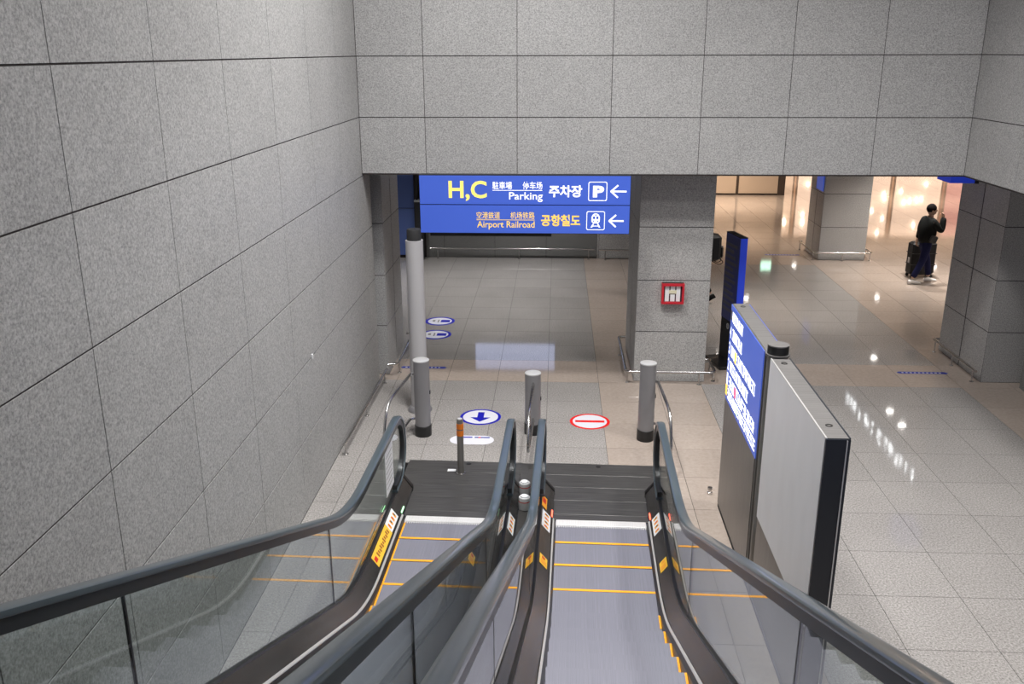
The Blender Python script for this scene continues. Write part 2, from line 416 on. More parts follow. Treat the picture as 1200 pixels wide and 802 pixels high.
bumper([(6.3, 23.3), (6.22, 23.3), (6.22, 21.88), (7.6, 21.88), (7.6, 22.4)], [(6.22, 23.2), (6.24, 22.0), (6.9, 21.88), (7.58, 21.95), (7.6, 22.4)], 'low stainless bumper rail around the far pillar', .2)
bumper([(-3.1, 21.86), (.95, 21.86)], [(-2.9, 21.86), (-.9, 21.86), (.8, 21.86)], 'long stainless bumper rail at the foot of the back wall', .25)
bumper([(1.05, 21.80), (3.1, 21.80)], [(1.2, 21.80), (2.9, 21.80)], 'short stainless bumper rail at the back wall beside the pillar', .25)

# ================================================================== ESCALATORS
SLOPE = math.tan(math.radians(24.6)); YB = -1.72; LB = .55; YEND = -9.6
def zline(y):
    if y >= YB+LB: return 0.0
    if y <= YB-LB: return SLOPE*(YB-y)
    return SLOPE*(YB+LB-y)**2/(4*LB)
def path(y0, y1=YEND, n=14):
    Y = [y0]
    if y0 > YB+LB: Y += [YB+LB]
    Y += [YB+LB-2*LB*k/n for k in range(1, n+1)]
    Y = [y for y in Y if y <= y0+1e-6 and y >= y1-1e-6]
    if Y[-1] > y1+1e-4: Y.append(y1)
    return [(y, zline(y)) for y in Y]
def sweep(pts, section, m=None):
    """section of (x, n) along a path of (y, z); n is measured along the path normal"""
    m = m or MB(); rings = []
    for i, (y, z) in enumerate(pts):
        a = pts[max(i-1, 0)]; b = pts[min(i+1, len(pts)-1)]
        t = Vector((b[0]-a[0], b[1]-a[1])).normalized(); n = Vector((t.y, -t.x))
        if len(pts) and getattr(sweep, 'flip', False): n = -n
        rings.append([(x, y+n.x*k, z+n.y*k) for x, k in section])
    return m.loft(rings)
def vsweep(pts, section, m=None):
    """section of (x, dz), dz vertical"""
    m = m or MB()
    return m.loft([[(x, y, z+k) for x, k in section] for y, z in pts])
RAILZ, NEWY, NEWR = .99, .42, .385
def rail_path(dz, extra=0.0):
    p = []
    for k in range(0, 15):
        a = -PI/2+PI*k/14
        p.append((NEWY+(NEWR+extra)*math.cos(a), RAILZ-NEWR+(NEWR+extra)*math.sin(a)))
    p += [(y, z+RAILZ+extra) for y, z in path(NEWY-.1)]
    return [(.22, RAILZ-2*NEWR-extra)] + p
def make_escalator(loc, label, left):
    e = empty('escalator', loc, -.021); tag(e, label, 'escalator', 'pair of escalators')
    for s in (-1, 1):
        c = .637*s if (left or s > 0) else -.657
        # handrail
        sec = []
        for k in range(16):
            a = 2*PI*k/16; ca, sa = math.cos(a), math.sin(a)
            sec.append((c+.042*math.copysign(abs(ca)**.6, ca), .020*math.copysign(abs(sa)**.6, sa)))
        sweep(rail_path(0), sec).build('handrail', 'rubber', e, True)
        # guide track under the handrail
        sweep(rail_path(0, -.036), [(c-.030, -.040), (c+.030, -.040), (c+.030, .016), (c-.030, .016)]).build('handrail_guide', 'guide_dark', e, True)
        # glass panes
        cuts = [(.67, -2.32), (-2.335, -5.42), (-5.435, -8.5), (-8.515, YEND)]
        for i, (a, b) in enumerate(cuts):
            if i == 0:
                outer = [(NEWY+(NEWR-.05)*math.cos(q), RAILZ-NEWR+(NEWR-.05)*math.sin(q)) for q in [-PI/2+PI*k/12 for k in range(13)]]
                outer = [p for p in outer if p[1] > .21] + [(y, z+RAILZ-.05) for y, z in path(NEWY-.1, b)]
                lower = [(y, z+.20) for y, z in path(NEWY+.2, b)]
            else:
                outer = [(y, z+RAILZ-.05) for y, z in (path(a, b) if a > YB-LB else [(a, zline(a)), (b, zline(b))])]
                lower = [(y, z+.20) for y, z in (path(a, b) if a > YB-LB else [(a, zline(a)), (b, zline(b))])]
            poly = outer + lower[::-1]
            m = MB(); n = len(poly)
            m.v = [(c-.005, y, z) for y, z in poly]+[(c+.005, y, z) for y, z in poly]
            m.f = [tuple(range(n)), tuple(range(2*n-1, n-1, -1))]+[(k, (k+1) % n, n+(k+1) % n, n+k) for k in range(n)]
            m.build('glass_pane', 'glass', e)
            if i: # dark joint between panes
                MB().box(c-.006, c+.006, a, a+.014, zline(a)+.21, zline(a)+RAILZ-.05).build('pane_joint', 'black', e)
        P = path(.66)
        vsweep(P, [(c-.020, .17), (c+.020, .17), (c+.020, .212), (c-.020, .212)]).build('glass_seal', 'black', e)
        i0, i1 = .517*s, c+.10*s
        vsweep(P, [(i0, -.10), (i0, .055), (c-.008*s, .208), (c-.008*s, .06), (c-.06*s, -.10)]).build('inner_deck', 'deck_steel', e)
        vsweep(P, [(i1, -.02), (i1, .06), (c+.008*s, .208), (c+.008*s, .06), (c+.05*s, -.02)]).build('outer_deck', 'deck_steel', e)
        vsweep(path(.0), [(.484*s, -.14), (.484*s, .012), (.503*s, .046), (.516*s, .046), (.516*s, -.14)]).build('skirt_brush', 'black', e)
        vsweep(path(.0), [(.502*s, .047), (.502*s, .056), (.518*s, .068), (.518*s, .047)]).build('skirt_trim', 'trim_steel', e)
        # chevron end cap
        MB().loft([[(i0-.004*s, y, -.0), (i0-.004*s, y, .065), (c, y, .226), (i1+.004*s, y, .07), (i1+.004*s, y, -.0)] for y in (.645, .70)]).build('end_cap', 'black', e)
        # outer cladding down to the floor
        pc = path(.66)
        m = MB(); m.loft([[(i1, y, -.15), (i1, y, z-.005), (i1-.02*s, y, z-.005), (i1-.02*s, y, -.15)] for y, z in pc]); m.build('side_cladding', 'clad_steel', e)
        # labels on the inner slope; outer copies paint their reflection in the glass
        def slope_pt(side, t, y, off=.003):
            # t: 0 at the ridge .. 1 at the lower edge
            if side == 'in': A, B = (c-.010*s, .208), (i0, .055)
            else: A, B = (c+.010*s, .208), (i1, .06)
            nx = -(B[1]-A[1]); nz = (B[0]-A[0]); L = math.hypot(nx, nz); nx /= L; nz /= L
            if nz < 0: nx, nz = -nx, -nz
            return (A[0]+(B[0]-A[0])*t+nx*off, y, A[1]+(B[1]-A[1])*t+nz*off+zline(y))
        def patch(name, mt, side, t0, t1, y0, y1, off, parent):
            m = MB(); lo = [slope_pt(side, t, y, .0006) for t, y in ((t0, y0), (t1, y0), (t1, y1), (t0, y1))]; hi = [slope_pt(side, t, y, off) for t, y in ((t0, y0), (t1, y0), (t1, y1), (t0, y1))]
            return m.loft([lo, hi]).build(name, mt, parent)
        for side in ('in', 'out'):
            yl = -.02 if not left else -.10
            lab = patch('safety_label_or_reflection', 'label_white', side, .16, .80, yl-.34, yl, .003, e)
            for k in range(4):
                patch('pictogram', 'label_orange', side, .34, .66, yl-.315+.08*k, yl-.275+.08*k, .0045, lab)
                patch('pictogram_figure', 'ink' if k % 2 else 'red_ink', side, .40, .54, yl-.30+.08*k, yl-.278+.08*k, .006, lab)
            if left and s < 0:
                y1 = yl-.345; lab = patch('warning_label_or_reflection', 'label_yellow', side, .16, .82, y1-.66, y1, .003, e)
                patch('warning_triangle', 'red_ink', side, .35, .6, y1-.64, y1-.57, .0045, lab)
                for k in range(11): patch('print_mark', 'brown_ink', side, .34+.04*(k % 3), .62-.05*(k % 2), y1-.53+.046*k, y1-.50+.046*k, .0045, lab)
            if not left:
                y1 = yl-.88; lab = patch('caution_label_or_reflection', 'label_yellow', side, .2, .75, y1-.17, y1, .003, e)
                patch('caution_mark', 'red_ink' if s < 0 else 'label_orange', side, .35, .58, y1-.06, y1-.02, .0045, lab)
                patch('print_mark', 'label_orange', side, .3, .68, y1-.15, y1-.08, .0045, lab)
                if s < 0 and side == 'in':
                    lab = patch('caution_label_or_reflection', 'label_orange', side, .0, .45, yl+.06, yl+.30, .003, e); patch('caution_mark', 'red_ink', side, .1, .35, yl+.15, yl+.25, .0045, lab)
        # light bar by the comb on the inner side of the deck
        MB().loft([[slope_pt('in', .86, y, o) for y, o in ((.02, .001), (.16, .001), (.16, .006), (.02, .006))], [slope_pt('in', .94, y, o) for y, o in ((.02, .001), (.16, .001), (.16, .006), (.02, .006))]]).build('light_bar', 'led_green' if left else 'led_red', e)
    # paper notice on the left glass
    if left:
        n = MB().box(-.6295, -.627, -.20, .18, .36, .88).build('notice_sheet', 'label_white', e)
        for k in range(7): MB().box(-.6268, -.626, -.17, .15-.02*(k % 3), .43+.06*k, .438+.06*k).build('print_mark', 'totem_top', n)
    # landing plates and comb plate
    for k in range(4):
        y0 = .20+.325*k; MB().bevbox(-.70, .70, y0+.004, y0+.321, -.012, .008, .003).build('landing_plate', 'plate_steel', e)
    MB().bevbox(-.512, .512, .072, .198, -.012, .010, .003).build('comb_plate', 'plate_steel', e)
    cb = MB().bevbox(-.484, .484, -.045, .07, -.012, .012, .004).build('comb', 'comb_steel', e)
    for k in range(40): MB().box(-.48+.0243*k, -.468+.0243*k, -.075, -.045, -.006, .004).build('tooth', 'comb_steel', cb)
    lk = MB().lathe([(.03, .008), (.03, .011), (.0, .011)], 0.0 if not left else .05, 1.42, 16).build('plate_lock', 'black', e)
    # steps
    D = .435; cache = None
    for k in range(0, 22):
        yf = .027-D*k if k == 0 else .027-D*k
        z = zline(yf-.03)
        z -= .004
        m = cache
        if m is None:
            mb = MB(); prof = [(0, 0), (-D+.006, 0), (-D+.006, -.05), (-.05, -.30), (-.02, -.30), (-.006, -.15)]
            mb.loft([[(x, y, zz) for y, zz in prof] for x in (-.482, .482)])
            cache = m = mesh_of('step', mb.v, mb.f, 'step_metal')
            yl = mesh_of('yellow_line', MB().box(-.482, .482, -D+.008, -D+.040, .0002, .003).v, MB().box(0, 1, 0, 1, 0, 1).f, 'step_yellow')
            sl = mesh_of('yellow_edge', MB().box(-.4825, -.466, -D+.04, -.004, .0002, .003).v, MB().box(0, 1, 0, 1, 0, 1).f, 'step_yellow')
            sr = mesh_of('yellow_edge', MB().box(.466, .4825, -.20, -.004, .0002, .003).v, MB().box(0, 1, 0, 1, 0, 1).f, 'step_yellow')
        st = link('step', m, e, (0, yf, z))
        link('yellow_line', yl, st)
        if left: link('yellow_edge', sl, st)
        elif k >= 4: link('yellow_edge', sr, st)
    return e
make_escalator((-1.12, 8.77, 0), 'left escalator running down between the granite wall and the other escalator', True)
make_escalator((.52, 8.75, 0), 'right escalator beside the blue and grey information totem', False)
# cover between the two escalators
e = empty('cover_panel', (-.30, 8.76, 0), -.021); tag(e, 'dark metal cover panel filling the gap between the two escalators', 'cover panel')
for a, b in ((.70, -.9), (-.905, -2.6), (-2.605, -5.2), (-5.205, -9.4)):
    pts = [(y, z) for y, z in path(a, b)] if a > YB-LB else [(a, zline(a)), (b, zline(b))]
    vsweep(pts, [(-.078, .0), (-.078, .055), (.058, .055), (.058, .0)]).build('plate', 'cover_dark', e)
tag(MB().bevbox(-.09, .09, 9.50-9.7, 10.24-9.7, -.012, .006, .002).build('gap_plate', 'plate_steel', loc=(-.305, 9.7, 0)), 'dark floor plate in the gap between the two landings', 'floor plate')
for (x, y, lb) in ((-.322, 9.33, 'silver emergency post on the dark cover, farther from the camera'), (-.312, 8.98, 'silver emergency post on the dark cover, nearer to the camera')):
    t = empty('emergency_post', (x, y, .06)); tag(t, lb, 'emergency post', 'emergency posts between the escalators')
    MB().lathe([(.064, 0), (.064, .13), (.06, .14)], seg=24).build('body', 'cap_grey', t, True)
    MB().lathe([(.042, .14), (.040, .155), (.0, .158)], seg=20).build('button', 'label_white', t, True)
    MB().lathe([(.065, .09), (.065, .10)], seg=24).build('band', 'red_ink', t)
t = tag(MB().lathe([(.022, 0), (.022, .02), (.012, .032), (0, .034)], seg=14).build('marker_lamp', 'orange', smooth=True, loc=(-.28, 9.35, .06)), 'tiny orange marker lamp at the end of the dark cover', 'lamp')

# ================================================================== BOLLARDS, POSTS, GUARDS
def bollard(x, y, h, label, tilt=0):
    e = empty('bollard', (x, y, 0)); tag(e, label, 'bollard', 'grey bollards at the escalator exits')
    MB().lathe([(.108, .0), (.112, .005), (.112, .145), (.108, .15)], seg=32).build('base', 'black', e, True)
    MB().lathe([(.104, .15), (.104, h-.02)], seg=32).build('tube', 'bollard_grey', e, True)
    MB().lathe([(.106, h-.02), (.106, h-.006), (.09, h), (0, h)], seg=32).build('cap', 'cap_grey', e, True)
    MB().box(.100, .112, -.02, .02, h*.55, h*.55+.05).build('bracket', 'black', e)
bollard(-1.73, 11.08, 1.06, 'grey bollard in front of the tall pale pole')
bollard(-.28, 11.2, .86, 'short grey bollard between the two escalators')
bollard(1.2, 11.05, 1.07, 'grey bollard in front of the pillar, at the right escalator')
e = empty('tall_pole', (-1.90, 11.95, 0)); tag(e, 'tall pale grey pole with a black cap left of the blue sign', 'pole')
MB().lathe([(.17, .0), (.17, .03), (.14, .07), (.12, .075)], seg=32).build('base', 'bollard_grey', e, True)
MB().lathe([(.118, .075), (.118, 2.45)], seg=32).build('tube', 'pole_grey', e, True)
MB().lathe([(.096, 2.45), (.096, 2.585), (.088, 2.60), (0, 2.60)], seg=32).build('cap', 'black_matt', e, True)
e = empty('slim_post', (-1.11, 9.92, .008)); tag(e, 'slim steel post with orange bands standing on the left landing plate', 'post')
MB().lathe([(.055, 0), (.055, .012), (.042, .016)], seg=20).build('base', 'chrome', e, True)
MB().lathe([(.040, .012), (.040, .70), (.036, .71), (0, .712)], seg=20).build('tube', 'totem_steel', e, True)
for z in (.50, .585): MB().lathe([(.0425, z), (.0425, z+.07)], seg=20).build('band', 'orange', e, True)
MB().lathe([(.028, .712), (.026, .716), (0, .717)], seg=16).build('cap', 'cap_grey', e, True)
def guard(pts, label, hinge):
    e = empty('guard_rail', (pts[0][0], pts[0][1], 0)); tag(e, label, 'guard rail', 'bent stainless guard rails'); o = Vector((pts[0][0], pts[0][1], 0))
    MB().tube(bend([Vector(p)-o for p in pts], .22, 8), .019, 12).build('tube', 'chrome', e, True)
    q = Vector(pts[-1])-o; MB().tube([q, Vector(hinge)-o-Vector((0, 0, pts[0][2]-pts[-1][2]))], .016, 8).build('clamp', 'chrome', e, True)
    MB().tube([Vector(hinge)-o, Vector(pts[0])-o], .016, 8).build('clamp', 'chrome', e, True)
guard([(-1.87, 11.05, .86), (-2.01, 10.10, .82), (-2.05, 9.92, .24), (-1.89, 11.03, .24)], 'bent stainless guard rail beside the left newel of the left escalator', (-1.82, 11.07, .86))
guard([(-.27, 11.06, .74), (-.305, 10.20, .64), (-.31, 10.0, .20), (-.27, 11.06, .24)], 'bent stainless guard rail between the two escalators', (-.275, 11.11, .74))
guard([(1.33, 11.0, .82), (1.385, 10.10, .76), (1.40, 9.92, .22), (1.33, 11.0, .24)], 'bent stainless guard rail beside the newel of the right escalator', (1.29, 11.03, .82))
tag(MB().bevbox(-.05, .05, -.03, .03, 0, .004, .001).build('paper_scrap', 'label_white', loc=(-1.23, 10.0, .008)), 'small white paper scrap beside the slim post', 'paper')

# ================================================================== FLOOR DECALS
def ellipse(rx, ry, n=40): return [(rx*math.cos(2*PI*k/n), ry*math.sin(2*PI*k/n)) for k in range(n)]
def rrect(hx, hy, r, n=6):
    p = []
    for cx, cy, a0 in ((hx-r, hy-r, 0), (-hx+r, hy-r, PI/2), (-hx+r, -hy+r, PI), (hx-r, -hy+r, 1.5*PI)):
        p += [(cx+r*math.cos(a0+PI/2*k/n), cy+r*math.sin(a0+PI/2*k/n)) for k in range(n+1)]
    return p
e = empty('floor_decal', (-1.02, 11.72, 0)); tag(e, 'round floor decal with a blue arrow in a blue ring', 'floor decal')
MB().prism(ellipse(.285, .285), .0003, .0015).build('ring', 'decal_blue', e); MB().prism(ellipse(.245, .245), .0015, .0022).build('disc', 'decal_white', e)
MB().prism([(-.045, .17), (.045, .17), (.045, -.02), (.14, -.02), (0, -.175), (-.14, -.02), (-.045, -.02)], .0022, .003).build('arrow', 'decal_blue', e)
e = empty('floor_decal', (.495, 11.62, 0)); tag(e, 'round floor decal with a red bar in a red ring', 'floor decal')
MB().prism(ellipse(.275, .275), .0003, .0015).build('ring', 'decal_red', e); MB().prism(ellipse(.235, .235), .0015, .0022).build('disc', 'decal_white', e)
MB().prism([(-.20, -.035), (.20, -.035), (.20, .035), (-.20, .035)], .0022, .003).build('bar', 'decal_red', e)
e = empty('floor_decal', (-1.07, 10.93, 0)); tag(e, 'white pill shaped floor decal behind the slim post', 'floor decal')
MB().prism(rrect(.29, .14, .139), .0003, .0015).build('sheet', 'decal_white', e)
for x0, x1, m_ in ((-.16, -.13, 'decal_red'), (-.13, .0, 'decal_blue'), (.03, .08, 'decal_strip'), (.08, .11, 'decal_red'), (.11, .23, 'decal_strip')): MB().box(x0, x1, .065, .10, .0015, .0022).build('print_mark', m_, e)
for (x, y, lb) in ((-2.17, 16.4, 'farther of two round blue ringed decals in the passage'), (-2.14, 15.55, 'nearer of two round blue ringed decals in the passage')):
    e = empty('floor_decal', (x, y, 0)); tag(e, lb, 'floor decal', 'blue ringed decals in the passage')
    MB().prism(ellipse(.28, .28), .0003, .0015).build('ring', 'decal_blue', e); MB().prism(ellipse(.225, .225), .0015, .0022).build('disc', 'decal_white', e)
    MB().box(.02, .19, -.075, .075, .0022, .003).build('print_block', 'decal_blue', e)
    MB().box(-.04, -.015, -.09, .09, .0022, .003).build('print_mark', 'totem_top', e); MB().box(-.14, -.09, -.04, .06, .0022, .003).build('print_mark', 'totem_top', e)
def strip(x0, x1, y, lb):
    e = empty('floor_strip', ((x0+x1)/2, y, 0)); tag(e, lb, 'floor strip', 'blue floor strips'); h = (x1-x0)/2
    MB().prism([(-h, 0), (-h+.04, -.045), (h-.04, -.045), (h, 0), (h-.04, .045), (-h+.04, .045)], .0003, .0018).build('tape', 'decal_strip', e)
    for k in range(10): 
        q = -h+.08+(2*h-.16)*k/10; MB().box(q, q+.03, -.015, .015, .0018, .0024).build('print_mark', 'decal_white', e)
strip(5.40, 6.20, 13.82, 'blue floor strip near the right hand pillar')
strip(-2.48, -1.73, 13.76, 'blue floor strip by the left pilaster')
strip(5.2, 6.08, 22.55, 'blue floor strip beside the far pillar')

# ================================================================== OVERHEAD SIGN
SX0, SX1, SZ0, SZ1, SY = -1.895, 1.01, 2.435, 3.228, 12.56
e = empty('overhead_sign', ((SX0+SX1)/2, SY, SZ0)); tag(e, 'blue overhead sign to parking and the airport railroad hung at the beam', 'sign')
ox, oy, oz = (SX0+SX1)/2, SY, SZ0
def sgn(cx, cy): return SX0+(cx-32)/(1170-32)*(SX1-SX0)-ox, SZ1-(cy-30)/(337-30)*(SZ1-SZ0)-oz
def plate(n, m, c0, c1, yf, yb, parent):
    (a, b), (c_, d) = sgn(*c0), sgn(*c1); return MB().box(a, c_, yf, yb, d, b).build(n, m, parent)
b1 = plate('upper_board', 'sign_blue', (32, 30), (1170, 182), 0, .12, e); b2 = plate('lower_board', 'sign_blue', (32, 187), (1170, 337), 0, .12, e)
MB().box(SX0-ox-.01, SX1-ox+.01, .02, .125, -.01, SZ1-SZ0+.012).build('housing', 'black_matt', e)
for x in (-1.2, 1.2): MB().box(x-.02, x+.02, .125, .20, .68, 3.219-SZ0).build('hanger', 'black_matt', e)
def stext(body, m, x0, x1, y0, y1, parent, off=0.0, yf=-.002):
    (a, b), (c_, d) = sgn(x0, y0), sgn(x1, y1); text_box(body, m, parent, a, c_, d, b, lambda u, v: (u, yf, v), off)
stext('H,C', 'sign_yellow', 190, 397, 56, 165, b1, .022); stext('駐車場', 'sign_white', 428, 534, 60, 101, b1, .010); stext('停车场', 'sign_white', 592, 698, 60, 101, b1, .010)
plate('rule', 'sign_white', (428, 105), (698, 108), -.002, 0, b1)
stext('Parking', 'sign_white', 518, 700, 116, 168, b1, .010); stext('주차장', 'sign_white', 733, 912, 78, 142, b1, .030)
stext('空港鉄道', 'sign_amber', 340, 468, 222, 260, b2, .006); stext('机场铁路', 'sign_amber', 525, 657, 222, 260, b2, .006)
plate('rule', 'sign_amber', (340, 264), (657, 267), -.002, 0, b2)
stext('Airport Railroad', 'sign_amber', 342, 657, 272, 318, b2, .008); stext('공항철도', 'sign_amber', 692, 905, 235, 298, b2, .030)
def arrow(cx0, cx1, cyc, parent, m='sign_white'):
    t = 4.2; L = []
    (x0, z0) = sgn(cx0, cyc); (x1, _) = sgn(cx1, cyc); s = .00257
    mb = MB()
    def bar(p, q, wd):
        p, q = Vector(p), Vector(q); n = (q-p).normalized(); n = Vector((-n.y, n.x))*wd/2
        mb.loft([[(v.x, y, v.y) for v in (p+n, q+n, q-n, p-n)] for y in (-.002, 0)])
    wd = 9*s; h = 33*s
    bar((x0+.005, z0), (x1, z0), wd); bar((x0, z0-.003), (x0+h*1.15, z0+h), wd); bar((x0, z0+.003), (x0+h*1.15, z0-h), wd)
    mb.build('arrow', m, parent)
arrow(1066, 1150, 110, b1); arrow(1060, 1140, 268, b2)
def frame_ring(c0, c1, parent, wd=.010, r=.025, m='sign_white'):
    (a, b), (c_, d) = sgn(*c0), sgn(*c1); mx_, mz = (a+c_)/2, (b+d)/2; hx, hz = (c_-a)/2, (b-d)/2
    o = rrect(hx, hz, r); i = rrect(hx-wd, hz-wd, r-wd*.6); n = len(o); mb = MB()
    mb.v = [(mx_+x, y, mz+z) for y in (-.002, 0) for ring in (o, i) for x, z in ring]
    for k in range(n):
        q = (k+1) % n; mb.f += [(k, q, n+q, n+k), (2*n+k, 3*n+k, 3*n+q, 2*n+q), (k, 2*n+k, 2*n+q, q), (n+k, n+q, 3*n+q, 3*n+k)]
    mb.build('symbol_frame', m, parent)
frame_ring((945, 59), (1046, 161), b1); frame_ring((938, 216), (1038, 318), b2)
stext('P', 'sign_white', 970, 1030, 80, 142, b1, .055)
# train pictogram
(tx, tz) = sgn(988, 262); s = .00257
tr_ = MB().loft([[(tx+x*s, y, tz+z*s) for x, z in [(-13, -20), (13, -20), (22, -10), (23, 14), (16, 28), (6, 34), (-6, 34), (-16, 28), (-23, 14), (-22, -10)]] for y in (-.002, 0)]).build('train_symbol', 'sign_white', b2)
for x0, x1, z0, z1 in ((-15, -3, 4, 18), (3, 15, 4, 18), (-3, 3, 20, 30)): MB().box(tx+x0*s, tx+x1*s, -.003, -.002, tz+z0*s, tz+z1*s).build('window_mark', 'sign_blue', tr_)
for sg in (-1, 1): MB().lathe([(3.5*s, 0), (3.5*s, .001)], 0, 0, 12).build('lamp_mark', 'sign_blue', tr_, loc=None).matrix_local = Matrix.Translation((tx+sg*11*s, -.002, tz-7*s)) @ Matrix.Rotation(PI/2, 4, 'X')
for sg in (-1, 1): MB().loft([[(tx+sg*x*s, y, tz+z*s) for x, z in ((8, -22), (15, -22), (27, -42), (18, -42))] for y in (-.002, 0)]).build('rail_mark', 'sign_white', tr_)
MB().box(tx-19*s, tx+19*s, -.002, 0, tz-36*s, tz-32*s).build('rail_mark', 'sign_white', tr_)
e = empty('hanging_board', (-.95, 13.6, 2.2)); tag(e, 'dark back of a hanging board just behind the blue overhead sign', 'hanging board')
MB().box(-.95, .88, -.08, .08, .0, .7).build('board', 'black_matt', e)
for x in (-.7, .6): MB().box(x-.02, x+.02, -.02, .02, .7, 1.14).build('hanger', 'black_matt', e)

# ================================================================== INFORMATION TOTEM
TX0, TX1, TH = 1.845, 2.015, 2.35
e = empty('information_totem', (1.93, 7.5, 0)); tag(e, 'long information totem with blue display and grey panel right of the escalator', 'information totem')
def tb(n, m, x0, x1, y0, y1, z0, z1, parent=e, bev=0):
    q = (x0-1.93, x1-1.93, y0-7.5, y1-7.5, z0, z1)
    return (MB().bevbox(*q, bev) if bev else MB().box(*q)).build(n, m, parent)
tb('display_body', 'totem_steel', TX0, TX1, 7.66, 9.24, .0, TH-.006)
tb('top_cover', 'totem_top', TX0+.01, TX1-.01, 7.66, 9.23, TH-.006, TH)
pn = tb('side_panel', 'totem_steel', TX0-.008, TX0, 7.70, 9.235, .06, 1.30)
def display(x, s, nm):
    scr = tb('display', 'screen_blue', min(x, x+s*.008), max(x, x+s*.008), 7.68, 9.24, 1.305, TH-.008)
    xf = x+s*.010
    Y = lambda u: (9.24-u if s < 0 else 7.68+u)-7.5    # u runs along the reading direction
    def bar(m, u0, u1, z0, z1): 
        ya, yb = sorted((Y(u0), Y(u1))); MB().box(min(xf+s*.003, xf-s*.002)-1.93, max(xf+s*.003, xf-s*.002)-1.93, ya, yb, z0, z1).build('print_mark', m, scr)
    rnd = random.Random(3)
    def glyphs(u0, u1, zc, h, m='screen_white'):
        mb = MB(); u = u0; x0, x1 = min(xf, xf-s*.002)-1.93, max(xf, xf-s*.002)-1.93
        while u < u1:
            wd = h*.62
            for (a0, a1, b0, b1) in rnd.sample([(0, 1, .88, 1), (0, 1, .44, .56), (0, 1, 0, .12), (0, .18, 0, 1), (.82, 1, 0, 1), (.40, .58, 0, 1)], 4):
                ya, yb = sorted((Y(u+a0*wd), Y(u+a1*wd))); mb.box(x0, x1, ya, yb, zc-h/2+b0*h, zc-h/2+b1*h)
            u += wd*1.2
        mb.build('print_line', m, scr)
    glyphs(.10, .62, TH-.115, .105)
    bar('totem_top', .03, .075, TH-.16, TH-.06)
    for k, (dig, ext, zc) in enumerate((('4', .60, 2.06), ('3', 1.30, 1.885), ('2', 1.02, 1.71), ('1', 1.42, 1.545))):
        text_box(dig, 'screen_white', scr, .03, .10, zc-.065, zc+.065, lambda u, v: (xf-1.93+s*.001, Y(u), v), .02)
        glyphs(.15, ext, zc, .115)
    bar('screen_yellow', .36, .44, 1.825, 1.94); bar('screen_red', .47, .55, 1.49, 1.60); bar('screen_yellow', .02, .09, 1.36, 1.47)
    glyphs(.12, 1.46, 1.405, .105); bar('screen_green', .62, .67, 1.36, 1.45)
display(TX0, -1, 'left'); display(TX1, 1, 'right')
MB().lathe([(.088, 0), (.088, TH+.01)], 0, .07, 28).build('column', 'totem_steel', e, True)
MB().lathe([(.100, TH-.01), (.104, TH), (.104, TH+.012), (.09, TH+.012)], 0, .07, 28).build('collar', 'totem_top', e, True)
MB().lathe([(.090, TH+.012), (.090, TH+.085), (.085, TH+.09)], 0, .07, 28).build('cap_band', 'black', e, True)
MB().lathe([(.092, TH+.085), (.092, TH+.094), (0, TH+.096)], 0, .07, 28).build('cap', 'totem_top', e, True)
tb('panel_body', 'totem_dark', TX0+.02, TX1-.005, 5.78, 7.46, 0, TH-.008)
tb('upper_panel', 'totem_grey', TX0, TX0+.02, 5.79, 7.46, .84, TH-.006)
tb('lower_panel', 'totem_steel', TX0+.006, TX0+.02, 5.79, 7.46, .03, .836)
tb('end_panel', 'totem_dark', TX0+.002, TX1-.002, 5.765, 5.78, 0, TH-.006)
tb('edge_trim', 'trim_steel', TX1-.03, TX1-.022, 5.759, 5.765, .35, TH-.01)
tb('top_cover', 'totem_top', TX0+.012, TX1-.012, 5.775, 7.44, TH-.006, TH)
for x0, x1 in ((TX0, TX0+.012), (TX1-.012, TX1)): tb('top_trim', 'trim_steel' if x0 == TX0 else 'totem_dark', x0, x1, 5.775, 7.46, TH-.006, TH+.002)
for y in (7.33, 6.0, 9.12):
    lk = MB().lathe([(.026, TH), (.026, TH+.003), (.017, TH+.003), (.017, TH)], 0, y-7.5, 20).build('lock_ring', 'black', e)
    MB().lathe([(.016, TH+.0005), (.0, TH+.002)], 0, y-7.5, 16).build('lock_core', 'totem_steel', lk)
tb('plinth', 'black_matt', TX0-.004, TX1+.004, 5.77, 9.235, 0, .03)
t = tag(MB().lathe([(.03, 0), (.03, .03), (.022, .035), (.022, .06), (.03, .065), (.028, .085)], seg=16).build('floor_stop', 'chrome', smooth=True, loc=(1.80, 9.52, 0)), 'small steel floor stop at the far foot of the totem', 'floor stop')

# ================================================================== KIOSK
e = empty('kiosk', (2.84, 14.22, 0), .22); tag(e, 'slim blue standing sign kiosk behind the pillar', 'kiosk')
MB().bevbox(-.30, .30, -.36, .30, 0, .05, .01).build('base', 'black', e)
MB().box(-.055, .055, -.27, .28, .05, .72).build('lower_body', 'black_matt', e)
MB().box(-.055, .055, -.27, .28, .72, 2.10).build('body', 'kiosk_blue', e); MB().box(-.063, .057, -.272, .282, 2.10, 2.115).build('top', 'black_matt', e)
dp = MB().box(-.063, -.055, -.265, .275, .72, 2.095).build('display', 'kiosk_navy', e)
for k in range(12):
    wd = (.42, .3, .36)[k % 3]; MB().box(-.065, -.063, .24-wd, .24, 1.96-.095*k-.05, 1.96-.095*k).build('print_mark', 'kiosk_text', dp)
MB().lathe([(.05, 0), (.05, .004), (.034, .004), (.034, 0)], seg=20).build('ring_mark', 'cap_grey', e).matrix_local = Matrix.Translation((-.055, .0, .62)) @ Matrix.Rotation(-PI/2, 4, 'Y')

